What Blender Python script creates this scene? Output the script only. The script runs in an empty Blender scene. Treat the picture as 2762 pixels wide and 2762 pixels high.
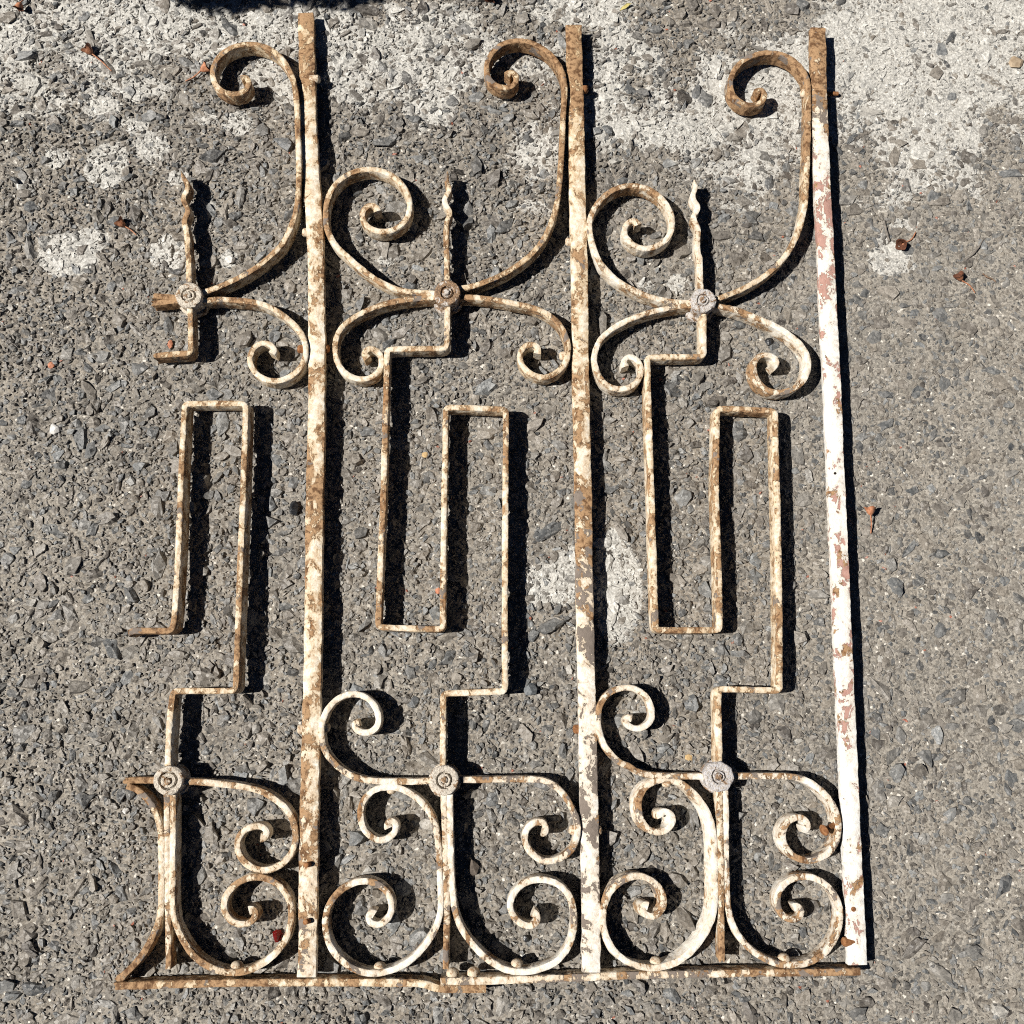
import bpy, bmesh, math, random
import numpy as np
from mathutils import Matrix, Vector

random.seed(7)
rng = np.random.default_rng(11)
scene = bpy.context.scene
COL = scene.collection

# ------------------------------------------------------------------ camera
PX = 2762.0
FPX = 2650.0                       # focal length in photograph pixels
NAD = (1345.0, 1900.0)             # where the plumb line under the camera falls
HCAM = 1.413                       # camera height above the pavement, metres
d = np.array([(NAD[0] - PX / 2) / FPX, -(NAD[1] - PX / 2) / FPX, -1.0])
d /= np.linalg.norm(d)
uz = -d
ux = np.array([1.0, 0, 0]); ux = ux - ux.dot(uz) * uz; ux /= np.linalg.norm(ux)
uy = np.cross(uz, ux)
R = np.array([ux, uy, uz])         # camera space -> world
fwd = R @ np.array([0, 0, -1.0])
CAM = -fwd * (HCAM / -fwd[2])      # the middle of the picture looks at the origin
cam_data = bpy.data.cameras.new('camera')
cam = bpy.data.objects.new('camera', cam_data)
COL.objects.link(cam)
M4 = Matrix([[*R[i], CAM[i]] for i in range(3)] + [[0, 0, 0, 1]])
cam.matrix_world = M4
cam_data.sensor_fit = 'HORIZONTAL'
cam_data.sensor_width = 36.0
cam_data.lens = FPX / PX * 36.0
cam_data.clip_start = 0.02
cam_data.clip_end = 400.0
scene.camera = cam

# ------------------------------------------------------------------ world and sun
SUN = Vector((0.86, 0.07, -1.0)).normalized()      # the way the sunlight travels
SUN_EL = math.asin(-SUN.z)
world = bpy.data.worlds.new('World')
scene.world = world
world.use_nodes = True
wn = world.node_tree
sky = wn.nodes.new('ShaderNodeTexSky')
sky.sky_type = 'NISHITA'
sky.sun_disc = False
sky.sun_elevation = SUN_EL
sky.sun_rotation = math.atan2(-SUN.x, -SUN.y)
sky.altitude = 200.0
sky.air_density = 0.15
sky.dust_density = 0.0
sky.ozone_density = 1.0
bg = wn.nodes['Background']
bg.inputs['Strength'].default_value = 0.05
wn.links.new(sky.outputs[0], bg.inputs['Color'])
sl = bpy.data.lights.new('sun', 'SUN')
sl.energy = 5.0
sl.angle = math.radians(0.5)
sl.color = (1.0, 0.96, 0.90)
so = bpy.data.objects.new('sun', sl)
so.rotation_euler = SUN.to_track_quat('-Z', 'Y').to_euler()
so.location = (-3, 0, 4)
COL.objects.link(so)
vs = scene.view_settings
vs.view_transform = 'Standard'
vs.look = 'None'
vs.exposure = 0.32
vs.gamma = 1.0
vs.use_curve_mapping = False
scene.cycles.use_denoising = False
scene.cycles.filter_width = 1.1
scene.cycles.max_bounces = 3
scene.cycles.diffuse_bounces = 1
scene.cycles.glossy_bounces = 2
scene.cycles.adaptive_threshold = 0.02
scene.cycles.adaptive_min_samples = 16


# ------------------------------------------------------------------ helpers
def at(px, py, z=0.0):
    """the point at height z that stands at this place of the pavement"""
    v = R @ np.array([(px - PX / 2) / FPX, -(py - PX / 2) / FPX, -1.0])
    t = (z - CAM[2]) / v[2]
    return CAM + v * t


TS = 700.0 / 1932.0
TILE = {'A': (300, 0), 'B': (900, 0), 'C': (1600, 0), 'D': (300, 650), 'E': (900, 650), 'F': (1600, 650),
        'G': (250, 1350), 'H': (850, 1350), 'I': (1600, 1350), 'J': (280, 2020), 'K': (850, 2020), 'L': (1680, 2020),
        'M': (1380, 1350), 'N': (1450, 1750), 'O': (1450, 2020), 'P': (1450, 2320), 'S': (0, 0)}


def T(k, pts):
    ox, oy = TILE[k]
    s = 400.0 / 1092.0 if k in 'MNOP' else (1.0 if k == 'S' else TS)
    return [(ox + x * s, oy + y * s) for x, y in pts]


def link(name, me, mat=None, parent=None):
    o = bpy.data.objects.new(name, me)
    if mat is not None and me is not None:
        me.materials.clear(); me.materials.append(mat)
    COL.objects.link(o)
    if parent is not None:
        o.parent = parent
        o.matrix_parent_inverse = parent.matrix_basis.inverted()
    return o


def tag(o, label, cat, group=None):
    o['label'] = label; o['category'] = cat
    if group:
        o['group'] = group
    return o


def empty(name, loc):
    o = bpy.data.objects.new(name, None)
    o.location = loc
    o.empty_display_size = 0.05
    COL.objects.link(o)
    return o


def mesh_np(name, verts, faces, smooth=False, sharp=None, attrs=None):
    """verts (n,3); faces: list of index arrays (m,k)"""
    me = bpy.data.meshes.new(name)
    verts = np.asarray(verts, dtype=np.float32)
    me.vertices.add(len(verts)); me.vertices.foreach_set('co', verts.ravel())
    loops = np.concatenate([np.asarray(f, dtype=np.int32).ravel() for f in faces])
    sizes = np.concatenate([np.full(len(f), np.asarray(f).shape[1], dtype=np.int32) for f in faces])
    starts = np.concatenate([[0], np.cumsum(sizes)[:-1]]).astype(np.int32)
    me.loops.add(len(loops)); me.loops.foreach_set('vertex_index', loops)
    me.polygons.add(len(sizes)); me.polygons.foreach_set('loop_start', starts)
    me.polygons.foreach_set('use_smooth', np.full(len(sizes), smooth, dtype=bool))
    me.update(calc_edges=True)
    if attrs:
        for k, v in attrs.items():
            v = np.asarray(v, dtype=np.float32)
            if v.ndim == 1:
                a = me.attributes.new(k, 'FLOAT', 'POINT'); a.data.foreach_set('value', v)
            else:
                a = me.attributes.new(k, 'FLOAT_COLOR', 'POINT'); a.data.foreach_set('color', v.ravel())
    if sharp is not None:
        me.set_sharp_from_angle(angle=math.radians(sharp))
    return me


def hash2(ix, iy, s):
    h = (ix.astype(np.int64) * 374761393 + iy.astype(np.int64) * 668265263 + s * 974634777) & 0x7fffffff
    h = ((h ^ (h >> 13)) * 1274126177) & 0x7fffffff
    h = h ^ (h >> 16)
    return (h & 0xffff) / 65535.0


def vnoise(x, y, s=0):
    ix = np.floor(x); iy = np.floor(y)
    fx = x - ix; fy = y - iy
    fx = fx * fx * (3 - 2 * fx); fy = fy * fy * (3 - 2 * fy)
    a = hash2(ix, iy, s); b = hash2(ix + 1, iy, s); c = hash2(ix, iy + 1, s); e = hash2(ix + 1, iy + 1, s)
    return (a * (1 - fx) + b * fx) * (1 - fy) + (c * (1 - fx) + e * fx) * fy


def fbm(x, y, f, octv=4, s=0, g=0.5):
    t = np.zeros_like(x); a = 1.0; n = 0.0
    for i in range(octv):
        t += a * vnoise(x * f + 17.3 * i, y * f - 9.1 * i, s + i); n += a
        a *= g; f *= 2.03
    return t / n


def sstep(a, b, x):
    t = np.clip((x - a) / (b - a), 0, 1)
    return t * t * (3 - 2 * t)


# ------------------------------------------------------------------ materials
class NT:
    def __init__(self, name):
        self.m = bpy.data.materials.new(name); self.m.use_nodes = True
        self.t = self.m.node_tree; self.n = self.t.nodes; self.l = self.t.links
        self.b = self.n['Principled BSDF']

    def new(self, k, **kw):
        o = self.n.new(k)
        for a, v in kw.items():
            setattr(o, a, v)
        return o

    def link(self, a, b):
        self.l.new(a, b)

    def val(self, sock, v):
        if hasattr(v, 'is_output') or isinstance(v, bpy.types.NodeSocket):
            self.l.new(v, sock)
        else:
            sock.default_value = v

    def pos(self):
        if not hasattr(self, '_p'):
            self._p = self.new('ShaderNodeNewGeometry').outputs['Position']
        return self._p

    def noise(self, scale, detail=4, rough=0.55, dist=0.0, vec=None):
        o = self.new('ShaderNodeTexNoise')
        o.inputs['Scale'].default_value = scale; o.inputs['Detail'].default_value = detail
        o.inputs['Roughness'].default_value = rough; o.inputs['Distortion'].default_value = dist
        self.l.new(vec or self.pos(), o.inputs['Vector'])
        return o.outputs[0]

    def voro(self, scale, feature='F1', out='Distance', vec=None, rnd=1.0):
        o = self.new('ShaderNodeTexVoronoi', feature=feature)
        o.inputs['Scale'].default_value = scale
        o.inputs['Randomness'].default_value = rnd
        self.l.new(vec or self.pos(), o.inputs['Vector'])
        return o.outputs[out]

    def math(self, op, a, b=0.0, c=None, clamp=False):
        o = self.new('ShaderNodeMath', operation=op, use_clamp=clamp)
        self.val(o.inputs[0], a); self.val(o.inputs[1], b)
        if c is not None:
            self.val(o.inputs[2], c)
        return o.outputs[0]

    def ramp(self, x, a, b, lo=0.0, hi=1.0):
        o = self.new('ShaderNodeMapRange', interpolation_type='SMOOTHSTEP')
        self.val(o.inputs['Value'], x); self.val(o.inputs['From Min'], a); self.val(o.inputs['From Max'], b)
        self.val(o.inputs['To Min'], lo); self.val(o.inputs['To Max'], hi)
        return o.outputs[0]

    def mix(self, f, a, b, blend='MIX'):
        o = self.new('ShaderNodeMix', data_type='RGBA', blend_type=blend)
        self.val(o.inputs[0], f)
        for s, v in ((o.inputs[6], a), (o.inputs[7], b)):
            self.val(s, v if isinstance(v, bpy.types.NodeSocket) else (*v, 1.0))
        return o.outputs[2]

    def attr(self, name, out='Fac'):
        o = self.new('ShaderNodeAttribute', attribute_name=name)
        return o.outputs[out]

    def bump(self, h, strength, dist):
        o = self.new('ShaderNodeBump')
        o.inputs['Strength'].default_value = strength; o.inputs['Distance'].default_value = dist
        self.l.new(h, o.inputs['Height'])
        self.l.new(o.outputs[0], self.b.inputs['Normal'])

    def done(self, col, rough=0.7, spec=0.3, metal=0.0):
        self.val(self.b.inputs['Base Color'], col if isinstance(col, bpy.types.NodeSocket) else (*col, 1.0))
        self.val(self.b.inputs['Roughness'], rough)
        self.b.inputs['Specular IOR Level'].default_value = spec
        self.b.inputs['Metallic'].default_value = metal
        return self.m


def iron_material():
    m = NT('flaking_paint_on_rusty_iron')
    rust = m.attr('rust'); white = m.attr('white'); prime = m.attr('prime'); seam = m.attr('seam')
    mp = m.new('ShaderNodeMapping'); mp.inputs['Scale'].default_value = (1.0, 0.6, 1.0)
    m.link(m.pos(), mp.inputs['Vector'])
    n1 = m.noise(40, 8, 0.70, 0.5, mp.outputs[0])
    n2 = m.noise(120, 5, 0.66, 0.3)
    s = m.math('ADD', m.math('MULTIPLY', n1, 0.78), m.math('MULTIPLY', n2, 0.22))
    s = m.math('ADD', s, m.math('MULTIPLY', m.math('SUBTRACT', rust, 0.5), 0.42))
    s = m.math('ADD', s, m.math('MULTIPLY', seam, 0.024))
    off = m.ramp(s, 0.535, 0.550)            # the paint has gone
    thin = m.ramp(s, 0.40, 0.545)            # the paint is stained
    # colours
    rust_c = m.mix(m.ramp(n2, 0.38, 0.58), (0.13, 0.066, 0.030), (0.42, 0.262, 0.140))
    rust_c = m.mix(m.ramp(n1, 0.60, 0.74, 0, .8), rust_c, (0.35, 0.165, 0.060))
    rust_c = m.mix(m.ramp(n2, 0.60, 0.72, 0, .8), rust_c, (0.085, 0.048, 0.028))
    pink = m.ramp(white, .84, .92)
    pr_c = m.mix(pink, m.mix(n2, (0.12, 0.10, 0.082), (0.30, 0.245, 0.205)), m.mix(n2, (0.34, 0.15, 0.11), (0.56, 0.37, 0.31)))
    pn = m.ramp(m.math('ADD', m.noise(36, 3, 0.6), m.math('MULTIPLY', m.math('SUBTRACT', prime, 0.5), 0.35)), 0.55, 0.57)
    bare = m.mix(pn, rust_c, pr_c)
    paint = m.mix(white, (0.70, 0.585, 0.41), (0.86, 0.84, 0.79))
    paint = m.mix(m.ramp(n2, 0.56, 0.40, 0, .85), paint, m.mix(white, (0.80, 0.72, 0.57), (0.88, 0.865, 0.82)))
    stain = m.mix(m.ramp(n2, .4, .6), (0.62, 0.445, 0.245), (0.46, 0.30, 0.15))
    paint = m.mix(m.math('MULTIPLY', thin, m.math('SUBTRACT', 0.95, m.math('MULTIPLY', white, 0.6))), paint, stain)
    col = m.mix(off, paint, bare)
    m.bump(m.math('ADD', m.math('MULTIPLY', m.math('SUBTRACT', 1.0, off), 0.5), n2), 1.0, 0.0016)
    return m.done(col, m.mix(off, (0.55,) * 3, (0.85,) * 3), 0.3)


def rosette_material():
    m = NT('chalky_off_white_paint')
    n1 = m.noise(90, 6, 0.7, 0.6); n2 = m.noise(380, 4, 0.65)
    tint = m.attr('tint')
    c = m.mix(tint, (0.74, 0.665, 0.555), (0.62, 0.60, 0.605))
    c = m.mix(m.ramp(n2, 0.42, 0.62, 0, .8), c, (0.50, 0.43, 0.345))
    s = m.math('ADD', n1, m.math('MULTIPLY', m.math('SUBTRACT', m.attr('rust'), 0.35), 0.30))
    c = m.mix(m.ramp(s, 0.50, 0.55, 0, .9), c, m.mix(m.ramp(n2, .4, .6), (0.36, 0.21, 0.10), (0.17, 0.10, 0.055)))
    m.bump(m.math('ADD', m.math('MULTIPLY', n2, .6), n1), 1.0, 0.0040)
    return m.done(c, 0.8, 0.15)


def rust_material():
    m = NT('bare_rust')
    n = m.noise(200, 5, 0.7)
    c = m.mix(m.ramp(n, 0.35, 0.7), (0.16, 0.065, 0.026), (0.36, 0.175, 0.075))
    m.bump(n, 0.7, 0.001)
    return m.done(c, 0.8, 0.2)


def pale_rivet_material():
    m = NT('painted_rivet')
    n = m.noise(220, 5, 0.7)
    c = m.mix(m.ramp(n, 0.48, 0.62), (0.66, 0.55, 0.41), (0.34, 0.20, 0.10))
    m.bump(n, 0.6, 0.001)
    return m.done(c, 0.6, 0.3)


def chips(m, scale):
    """broken grains: every cell is a small facet tilted its own way"""
    vo = m.new('ShaderNodeTexVoronoi', feature='F1'); vo.inputs['Scale'].default_value = scale
    m.link(m.pos(), vo.inputs['Vector'])
    d_ = m.new('ShaderNodeVectorMath', operation='SUBTRACT'); m.link(m.pos(), d_.inputs[0]); m.link(vo.outputs['Position'], d_.inputs[1])
    k_ = m.new('ShaderNodeVectorMath', operation='SUBTRACT'); m.link(vo.outputs['Color'], k_.inputs[0]); k_.inputs[1].default_value = (.5, .5, .5)
    dot = m.new('ShaderNodeVectorMath', operation='DOT_PRODUCT'); m.link(d_.outputs[0], dot.inputs[0]); m.link(k_.outputs[0], dot.inputs[1])
    sep = m.new('ShaderNodeSeparateColor'); m.link(vo.outputs['Color'], sep.inputs[0])
    return dot.outputs['Value'], sep.outputs


def binder_material():
    m = NT('worn_asphalt_binder')
    zone = m.attr('zone'); paint = m.attr('paint'); lo = m.attr('tone')
    g = m.noise(300, 3, 0.7)
    fac, (r1, r2, r3) = chips(m, 290)
    tan = m.mix(zone, (0.285, 0.252, 0.210), (0.365, 0.335, 0.288))
    tan = m.mix(lo, tan, m.mix(zone, (0.355, 0.305, 0.245), (0.420, 0.385, 0.330)))
    grit = m.mix(m.ramp(r2, 0.0, 0.8), (0.085, 0.084, 0.082), (0.33, 0.305, 0.265))
    isg = m.math('MULTIPLY', m.ramp(r1, 0.40, 0.44), m.math('SUBTRACT', 0.9, m.math('MULTIPLY', zone, .35)))
    col = m.mix(isg, tan, grit)
    col = m.mix(m.ramp(r3, 0.975, 0.98), col, (0.66, 0.62, 0.55))
    col = m.mix(m.ramp(g, 0.54, 0.66, 0, 0.6), col, (0.11, 0.095, 0.08))
    pm = m.math('ADD', paint, m.math('MULTIPLY', m.math('SUBTRACT', g, 0.5), 0.7))
    pm = m.math('ADD', pm, m.math('MULTIPLY', m.math('SUBTRACT', r2, 0.5), 0.16))
    pm = m.ramp(pm, 0.48, 0.56)
    wc = m.mix(m.ramp(g, 0.34, 0.58), (0.66, 0.645, 0.60), (0.50, 0.482, 0.44))
    wc = m.mix(m.ramp(g, 0.57, 0.68, 0, 0.6), wc, (0.26, 0.243, 0.215))
    wc = m.mix(m.math('MULTIPLY', m.ramp(r1, 0.6, 0.64), 0.18), wc, grit)
    col = m.mix(pm, col, wc)
    h = m.math('SUBTRACT', m.math('MULTIPLY', fac, 0.9), m.math('MULTIPLY', g, 0.0012))
    h = m.math('ADD', h, m.math('MULTIPLY', r3, 0.00035))
    m.bump(h, 1.0, 1.0)
    return m.done(col, 0.88, 0.2)


def stone_material():
    m = NT('crushed_stone')
    base = m.attr('col', 'Color'); paint = m.attr('paint')
    n = m.noise(260, 3, 0.7)
    fac, (r1, r2, r3) = chips(m, 210)
    c = m.mix(m.math('MULTIPLY', r1, .5), base, m.mix(0.45, base, (0.30, 0.28, 0.25)))
    c = m.mix(m.ramp(n, 0.44, 0.32, 0, .6), c, (0.05, 0.05, 0.05))
    c = m.mix(m.ramp(n, 0.58, 0.68, 0, .6), c, (0.34, 0.31, 0.265))
    pm = m.math('ADD', paint, m.math('MULTIPLY', m.math('SUBTRACT', n, 0.5), 0.7))
    pm = m.ramp(pm, 0.48, 0.57)
    wc = m.mix(m.ramp(n, 0.34, 0.6), (0.66, 0.645, 0.60), (0.46, 0.445, 0.405))
    c = m.mix(pm, c, wc)
    m.bump(m.math('SUBTRACT', m.math('MULTIPLY', fac, 0.55), m.math('MULTIPLY', n, 0.0008)), 1.0, 1.0)
    return m.done(c, 0.5, 0.5)


def simple(name, c1, c2, scale=300, rough=0.7, spec=0.3, bump=0.5):
    m = NT(name)
    n = m.noise(scale, 4, 0.6)
    m.bump(n, bump, 0.001)
    return m.done(m.mix(m.ramp(n, 0.35, 0.65), c1, c2), rough, spec)


IRON = iron_material(); LEAD = rosette_material(); RUST = rust_material(); RIVET = pale_rivet_material()
BINDER = binder_material(); STONE = stone_material()

# ------------------------------------------------------------------ pavement
def W(px, py):
    p = at(px, py, 0.0); return p[0], p[1]


def blob(X, Y, px, py, rx, ry, soft=0.5):
    """soft ellipse on the pavement, radii in millimetres"""
    cx, cy = W(px, py)
    q = np.sqrt(((X - cx) / (rx * .001)) ** 2 + ((Y - cy) / (ry * .001)) ** 2)
    return 1 - sstep(1 - soft, 1 + soft, q)


PAINT = [  # px, py, rx mm, ry mm, weight, softness
    (250, 90, 330, 85, .80, .6), (60, 230, 150, 70, .62, .7), (420, 210, 110, 60, .55, .7),
    (900, 70, 280, 60, .78, .6), (760, 210, 120, 60, .60, .7), (1000, 180, 170, 90, .58, .8),
    (1250, 150, 150, 110, .62, .8), (1420, 380, 70, 110, .62, .7), (1180, 270, 90, 60, .58, .8),
    (1900, 290, 260, 100, .86, .5), (1720, 200, 110, 120, .74, .6), (2480, 150, 300, 150, .95, .5),
    (2420, 340, 230, 110, .80, .6), (2720, 300, 110, 130, .80, .5), (1960, 440, 150, 60, .66, .7),
    (2560, 60, 260, 90, .9, .4), (2150, 400, 160, 80, .74, .6), (1560, 20, 130, 40, .70, .6),
    (1500, 300, 60, 150, .58, .7), (2330, 520, 110, 45, .56, .8), (2560, 460, 110, 60, .58, .8),
    (290, 445, 34, 40, .95, .35), (410, 400, 30, 30, .75, .5), (360, 335, 24, 18, .75, .5), (280, 290, 34, 26, .7, .5),
    (400, 240, 60, 26, .8, .5), (150, 430, 26, 18, .72, .6), (75, 500, 26, 14, .68, .6), (640, 330, 26, 22, .75, .5),
    (560, 320, 20, 16, .7, .6), (190, 685, 46, 38, .95, .35), (240, 650, 30, 24, .85, .5), (450, 685, 27, 30, .95, .35),
    (560, 560, 20, 18, .6, .6), (480, 480, 16, 14, .65, .6), (1440, 560, 40, 18, .6, .6), (1980, 560, 50, 20, .6, .7),
    (620, 700, 14, 14, .8, .5), (1480, 1580, 44, 34, .92, .35), (1545, 1540, 28, 40, .92, .35), (1660, 1590, 38, 78, 1.0, .22),
    (1650, 1470, 16, 26, .9, .35), (2400, 700, 36, 26, .95, .35), (2440, 720, 24, 12, .8, .5), (2440, 605, 26, 12, .85, .4),
    (2380, 645, 14, 12, .7, .5), (1830, 765, 18, 16, .75, .5),
    (1040, 705, 14, 12, .7, .5), (1740, 770, 16, 10, .7, .5), (2740, 1330, 0.1, 0.1, 0, .5),
]
DIRT = [(1830, 90, 26, 90, .55, .6), (1760, 60, 40, 40, .35, .6), (2120, 55, 55, 36, .6, .6), (1790, 250, 60, 40, .3, .7),
        (1010, 40, 18, 22, .7, .5), (540, 240, 90, 30, .45, .7), (1330, 330, 46, 60, .4, .7), (2240, 460, 60, 50, .4, .7), (2720, 420, 70, 60, .5, .7)]


def paint_field(X, Y):
    P = np.zeros_like(X)
    for px, py, rx, ry, w, s in PAINT:
        P = np.maximum(P, blob(X, Y, px, py, rx, ry, s) * (w + .10))
    for px, py, rx, ry, w, s in DIRT:
        P = P - blob(X, Y, px, py, rx, ry, s) * w
    P = P + ((fbm(X, Y, 26.0, 4, 40, .62) - 0.5) * 1.15 + (fbm(X, Y, 7.0, 2, 60) - .5) * .35) * sstep(0.02, 0.35, P)
    return np.clip(P, 0, 1.1)


def height(X, Y):
    return (fbm(X, Y, 5.0, 3, 3) - 0.5) * 0.004 + (fbm(X, Y, 42.0, 3, 5) - 0.5) * 0.0042 - .0030 * sstep(.60, .78, fbm(X, Y, 75.0, 2, 9)) * sstep(.5, .1, X)


def zone_field(X, Y):
    """0: dark, coarse and gritty; 1: pale and worn smooth (the right-hand side)"""
    z = 0.42 + 0.42 * sstep(0.25, 0.55, X) + 0.10 * sstep(-0.45, -0.75, X) - 0.10 * sstep(0.35, 0.62, Y)
    return np.clip(z + (fbm(X, Y, 4.0, 4, 20) - 0.5) * 0.55, 0, 1)


x0, y0 = W(0, 2762); x1, _ = W(2762, 2762)
_, y1 = W(1381, 0); xa, _ = W(0, 0); xb, _ = W(2762, 0)
XMIN, XMAX = min(x0, xa) - .05, max(x1, xb) + .05
YMIN, YMAX = y0 - .05, y1 + .05
STEP = 0.0030


def axis(lo, hi):
    c = np.arange(lo, hi, STEP); g = []; v = STEP; p = 0
    while p < 3.0:
        v *= 1.22; p += v; g.append(p)
    g = np.array(g)
    return np.concatenate([(c[0] - g)[::-1], c, c[-1] + g])


ax = axis(XMIN, XMAX); ay = axis(YMIN, YMAX)
GX, GY = np.meshgrid(ax, ay)
nx, ny = len(ax), len(ay)
GZ = height(GX, GY)
idx = np.arange(nx * ny).reshape(ny, nx)
quads = np.stack([idx[:-1, :-1], idx[:-1, 1:], idx[1:, 1:], idx[1:, :-1]], -1).reshape(-1, 4)
pav_me = mesh_np('pavement', np.stack([GX, GY, GZ], -1).reshape(-1, 3), [quads], smooth=True,
                 attrs={'paint': paint_field(GX, GY).ravel(), 'zone': zone_field(GX, GY).ravel(), 'tone': sstep(.35, .65, fbm(GX, GY, 13.0, 4, 77)).ravel()})
pavement = link('pavement', pav_me, BINDER)
pavement['kind'] = 'structure'
tag(pavement, 'worn grey asphalt with crushed stones and flaked white paint', 'pavement')


def stone_arrays(X, Y, rad, n, flat, rnd, colour, paint):
    """angular chips bedded in the binder: an outer ring in the binder, a raised top ring and a crown"""
    m = len(X)
    k = np.arange(n)[None, :]
    ang = (k + rnd.uniform(-.36, .36, (m, n))) / n * 2 * math.pi
    rr = rnd.uniform(.58, 1.15, (m, n))
    asp = np.clip(rnd.lognormal(0.45, 0.32, m), 1.0, 3.2)[:, None]
    lx = np.cos(ang) * rr * np.sqrt(asp); ly = np.sin(ang) * rr / np.sqrt(asp)
    rot = rnd.uniform(0, 2 * math.pi, m)[:, None]
    ox = (lx * np.cos(rot) - ly * np.sin(rot)) * rad[:, None]
    oy = (lx * np.sin(rot) + ly * np.cos(rot)) * rad[:, None]
    p = (rnd.uniform(.0002, .0012, m) + rad * rnd.uniform(.0, .14, m) + np.minimum(rnd.exponential(.0006, m), .0025)) * flat
    tx = rnd.normal(0, .24, m) * flat; ty = rnd.normal(0, .24, m) * flat
    z0 = height(X, Y)
    sc = rnd.uniform(.70, .97, (m, n))
    dx = rnd.normal(0, .10, m) * rad; dy = rnd.normal(0, .10, m) * rad
    ux_, uy_ = ox * sc + dx[:, None], oy * sc + dy[:, None]
    oz = np.full((m, n), -0.0022) + z0[:, None]
    uz_ = z0[:, None] + p[:, None] + ux_ * tx[:, None] + uy_ * ty[:, None] + rnd.normal(0, 1, (m, n)) * (.0002 + .07 * rad * flat)[:, None]
    cx, cy = dx + rnd.normal(0, .2, m) * rad, dy + rnd.normal(0, .2, m) * rad
    cz = z0 + p + rad * rnd.uniform(-.04, .34, m) * flat
    V = np.concatenate([np.stack([ox + X[:, None], oy + Y[:, None], oz], -1),
                        np.stack([ux_ + X[:, None], uy_ + Y[:, None], uz_], -1),
                        np.stack([cx + X, cy + Y, cz], -1)[:, None, :]], 1)
    nv = 2 * n + 1
    kk = np.arange(n); k2 = (kk + 1) % n
    tri = np.concatenate([np.stack([kk, k2, n + kk], -1), np.stack([k2, n + k2, n + kk], -1),
                          np.stack([n + kk, n + k2, np.full(n, 2 * n)], -1)], 0)
    F = (tri[None] + (np.arange(m) * nv)[:, None, None]).reshape(-1, 3)
    C = np.repeat(colour[:, None, :], nv, 1).reshape(-1, 4)
    P = np.repeat(paint[:, None], nv, 1)
    P[:, :n] += .12
    return V.reshape(-1, 3), F, C, P.ravel()


def stone_colour(m, rnd, zone, rad):
    a = np.array([0.050, 0.055, 0.060]); b = np.array([0.205, 0.215, 0.218]); c = np.array([0.255, 0.230, 0.198]); e = np.array([0.070, 0.062, 0.056])
    t = rnd.uniform(0, 1, m)[:, None]; s = rnd.uniform(0, 1, m)[:, None]
    cool = a + (b - a) * t; warm = e + (c - e) * t
    col = np.where(s < .55, cool, warm) * rnd.uniform(.75, 1.3, m)[:, None]
    tanc = np.array([0.31, 0.272, 0.222])
    dust = np.where(rnd.uniform(0, 1, m) < .55 - .12 * zone, rnd.uniform(0, .18, m), rnd.uniform(.2, .85, m) * (.6 + .4 * zone))[:, None]
    col = col * (1 - dust) + tanc * dust
    odd = rnd.uniform(0, 1, m)
    col[odd > .994] = np.array([0.42, 0.40, 0.36])
    red = (odd < .0055) & (rad < .0036)
    col[red] = np.array([0.42, 0.14, 0.085])
    return np.concatenate([col, np.ones((m, 1))], 1)


def scatter(count, dmin, dmax, rnd, power=2.0):
    X = rnd.uniform(XMIN, XMAX, count); Y = rnd.uniform(YMIN, YMAX, count)
    u = rnd.uniform(0, 1, count)
    dia = (dmin ** (1 - power) + u * (dmax ** (1 - power) - dmin ** (1 - power))) ** (1 / (1 - power))
    return X, Y, dia / 2


# larger stones first; later ones settle in the gaps between them
RS = .0015
mask = np.zeros((int((YMAX - YMIN) / RS) + 2, int((XMAX - XMIN) / RS) + 2), dtype=bool)


def settle(st, keep, mark):
    X, Y, r = st
    ok = np.zeros(len(X), dtype=bool)
    ci = ((X - XMIN) / RS).astype(int); cj = ((Y - YMIN) / RS).astype(int)
    for i in np.argsort(-r):
        if mask[cj[i], ci[i]] and i % keep:
            continue
        ok[i] = True
        if mark:
            q = max(1, int(r[i] * mark / RS))
            mask[max(0, cj[i] - q):cj[i] + q + 1, max(0, ci[i] - q):ci[i] + q + 1] = True
    return X[ok], Y[ok], r[ok]


big = settle(scatter(3600, .015, .037, rng, 3.2), 9, .70)
mid = settle(scatter(16000, .009, .015, rng), 9, .62)
sml = settle(scatter(42000, .0055, .009, rng), 7, .55)
tin = settle(scatter(60000, .0032, .0055, rng), 6, 0)
print('stones', len(big[0]), len(mid[0]), len(sml[0]), len(tin[0]))
parts = []
order = np.argsort(-big[2])
BX, BY, BR = (a[order] for a in big)


def prep(X, Y, r, n, flat_gain=1.0):
    z = zone_field(X, Y)
    P = paint_field(X, Y)
    # stones stand proud of the thin paint more often than not; in the thick coat most are covered
    Pst = P - np.abs(rng.normal(0, .42, len(X))) - .04
    flat = (1.28 - .85 * z) * flat_gain * (1 - .35 * sstep(.5, .9, P))
    col = stone_colour(len(X), rng, z, r)
    return X, Y, r, n, flat, col, Pst


sets = []
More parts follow.
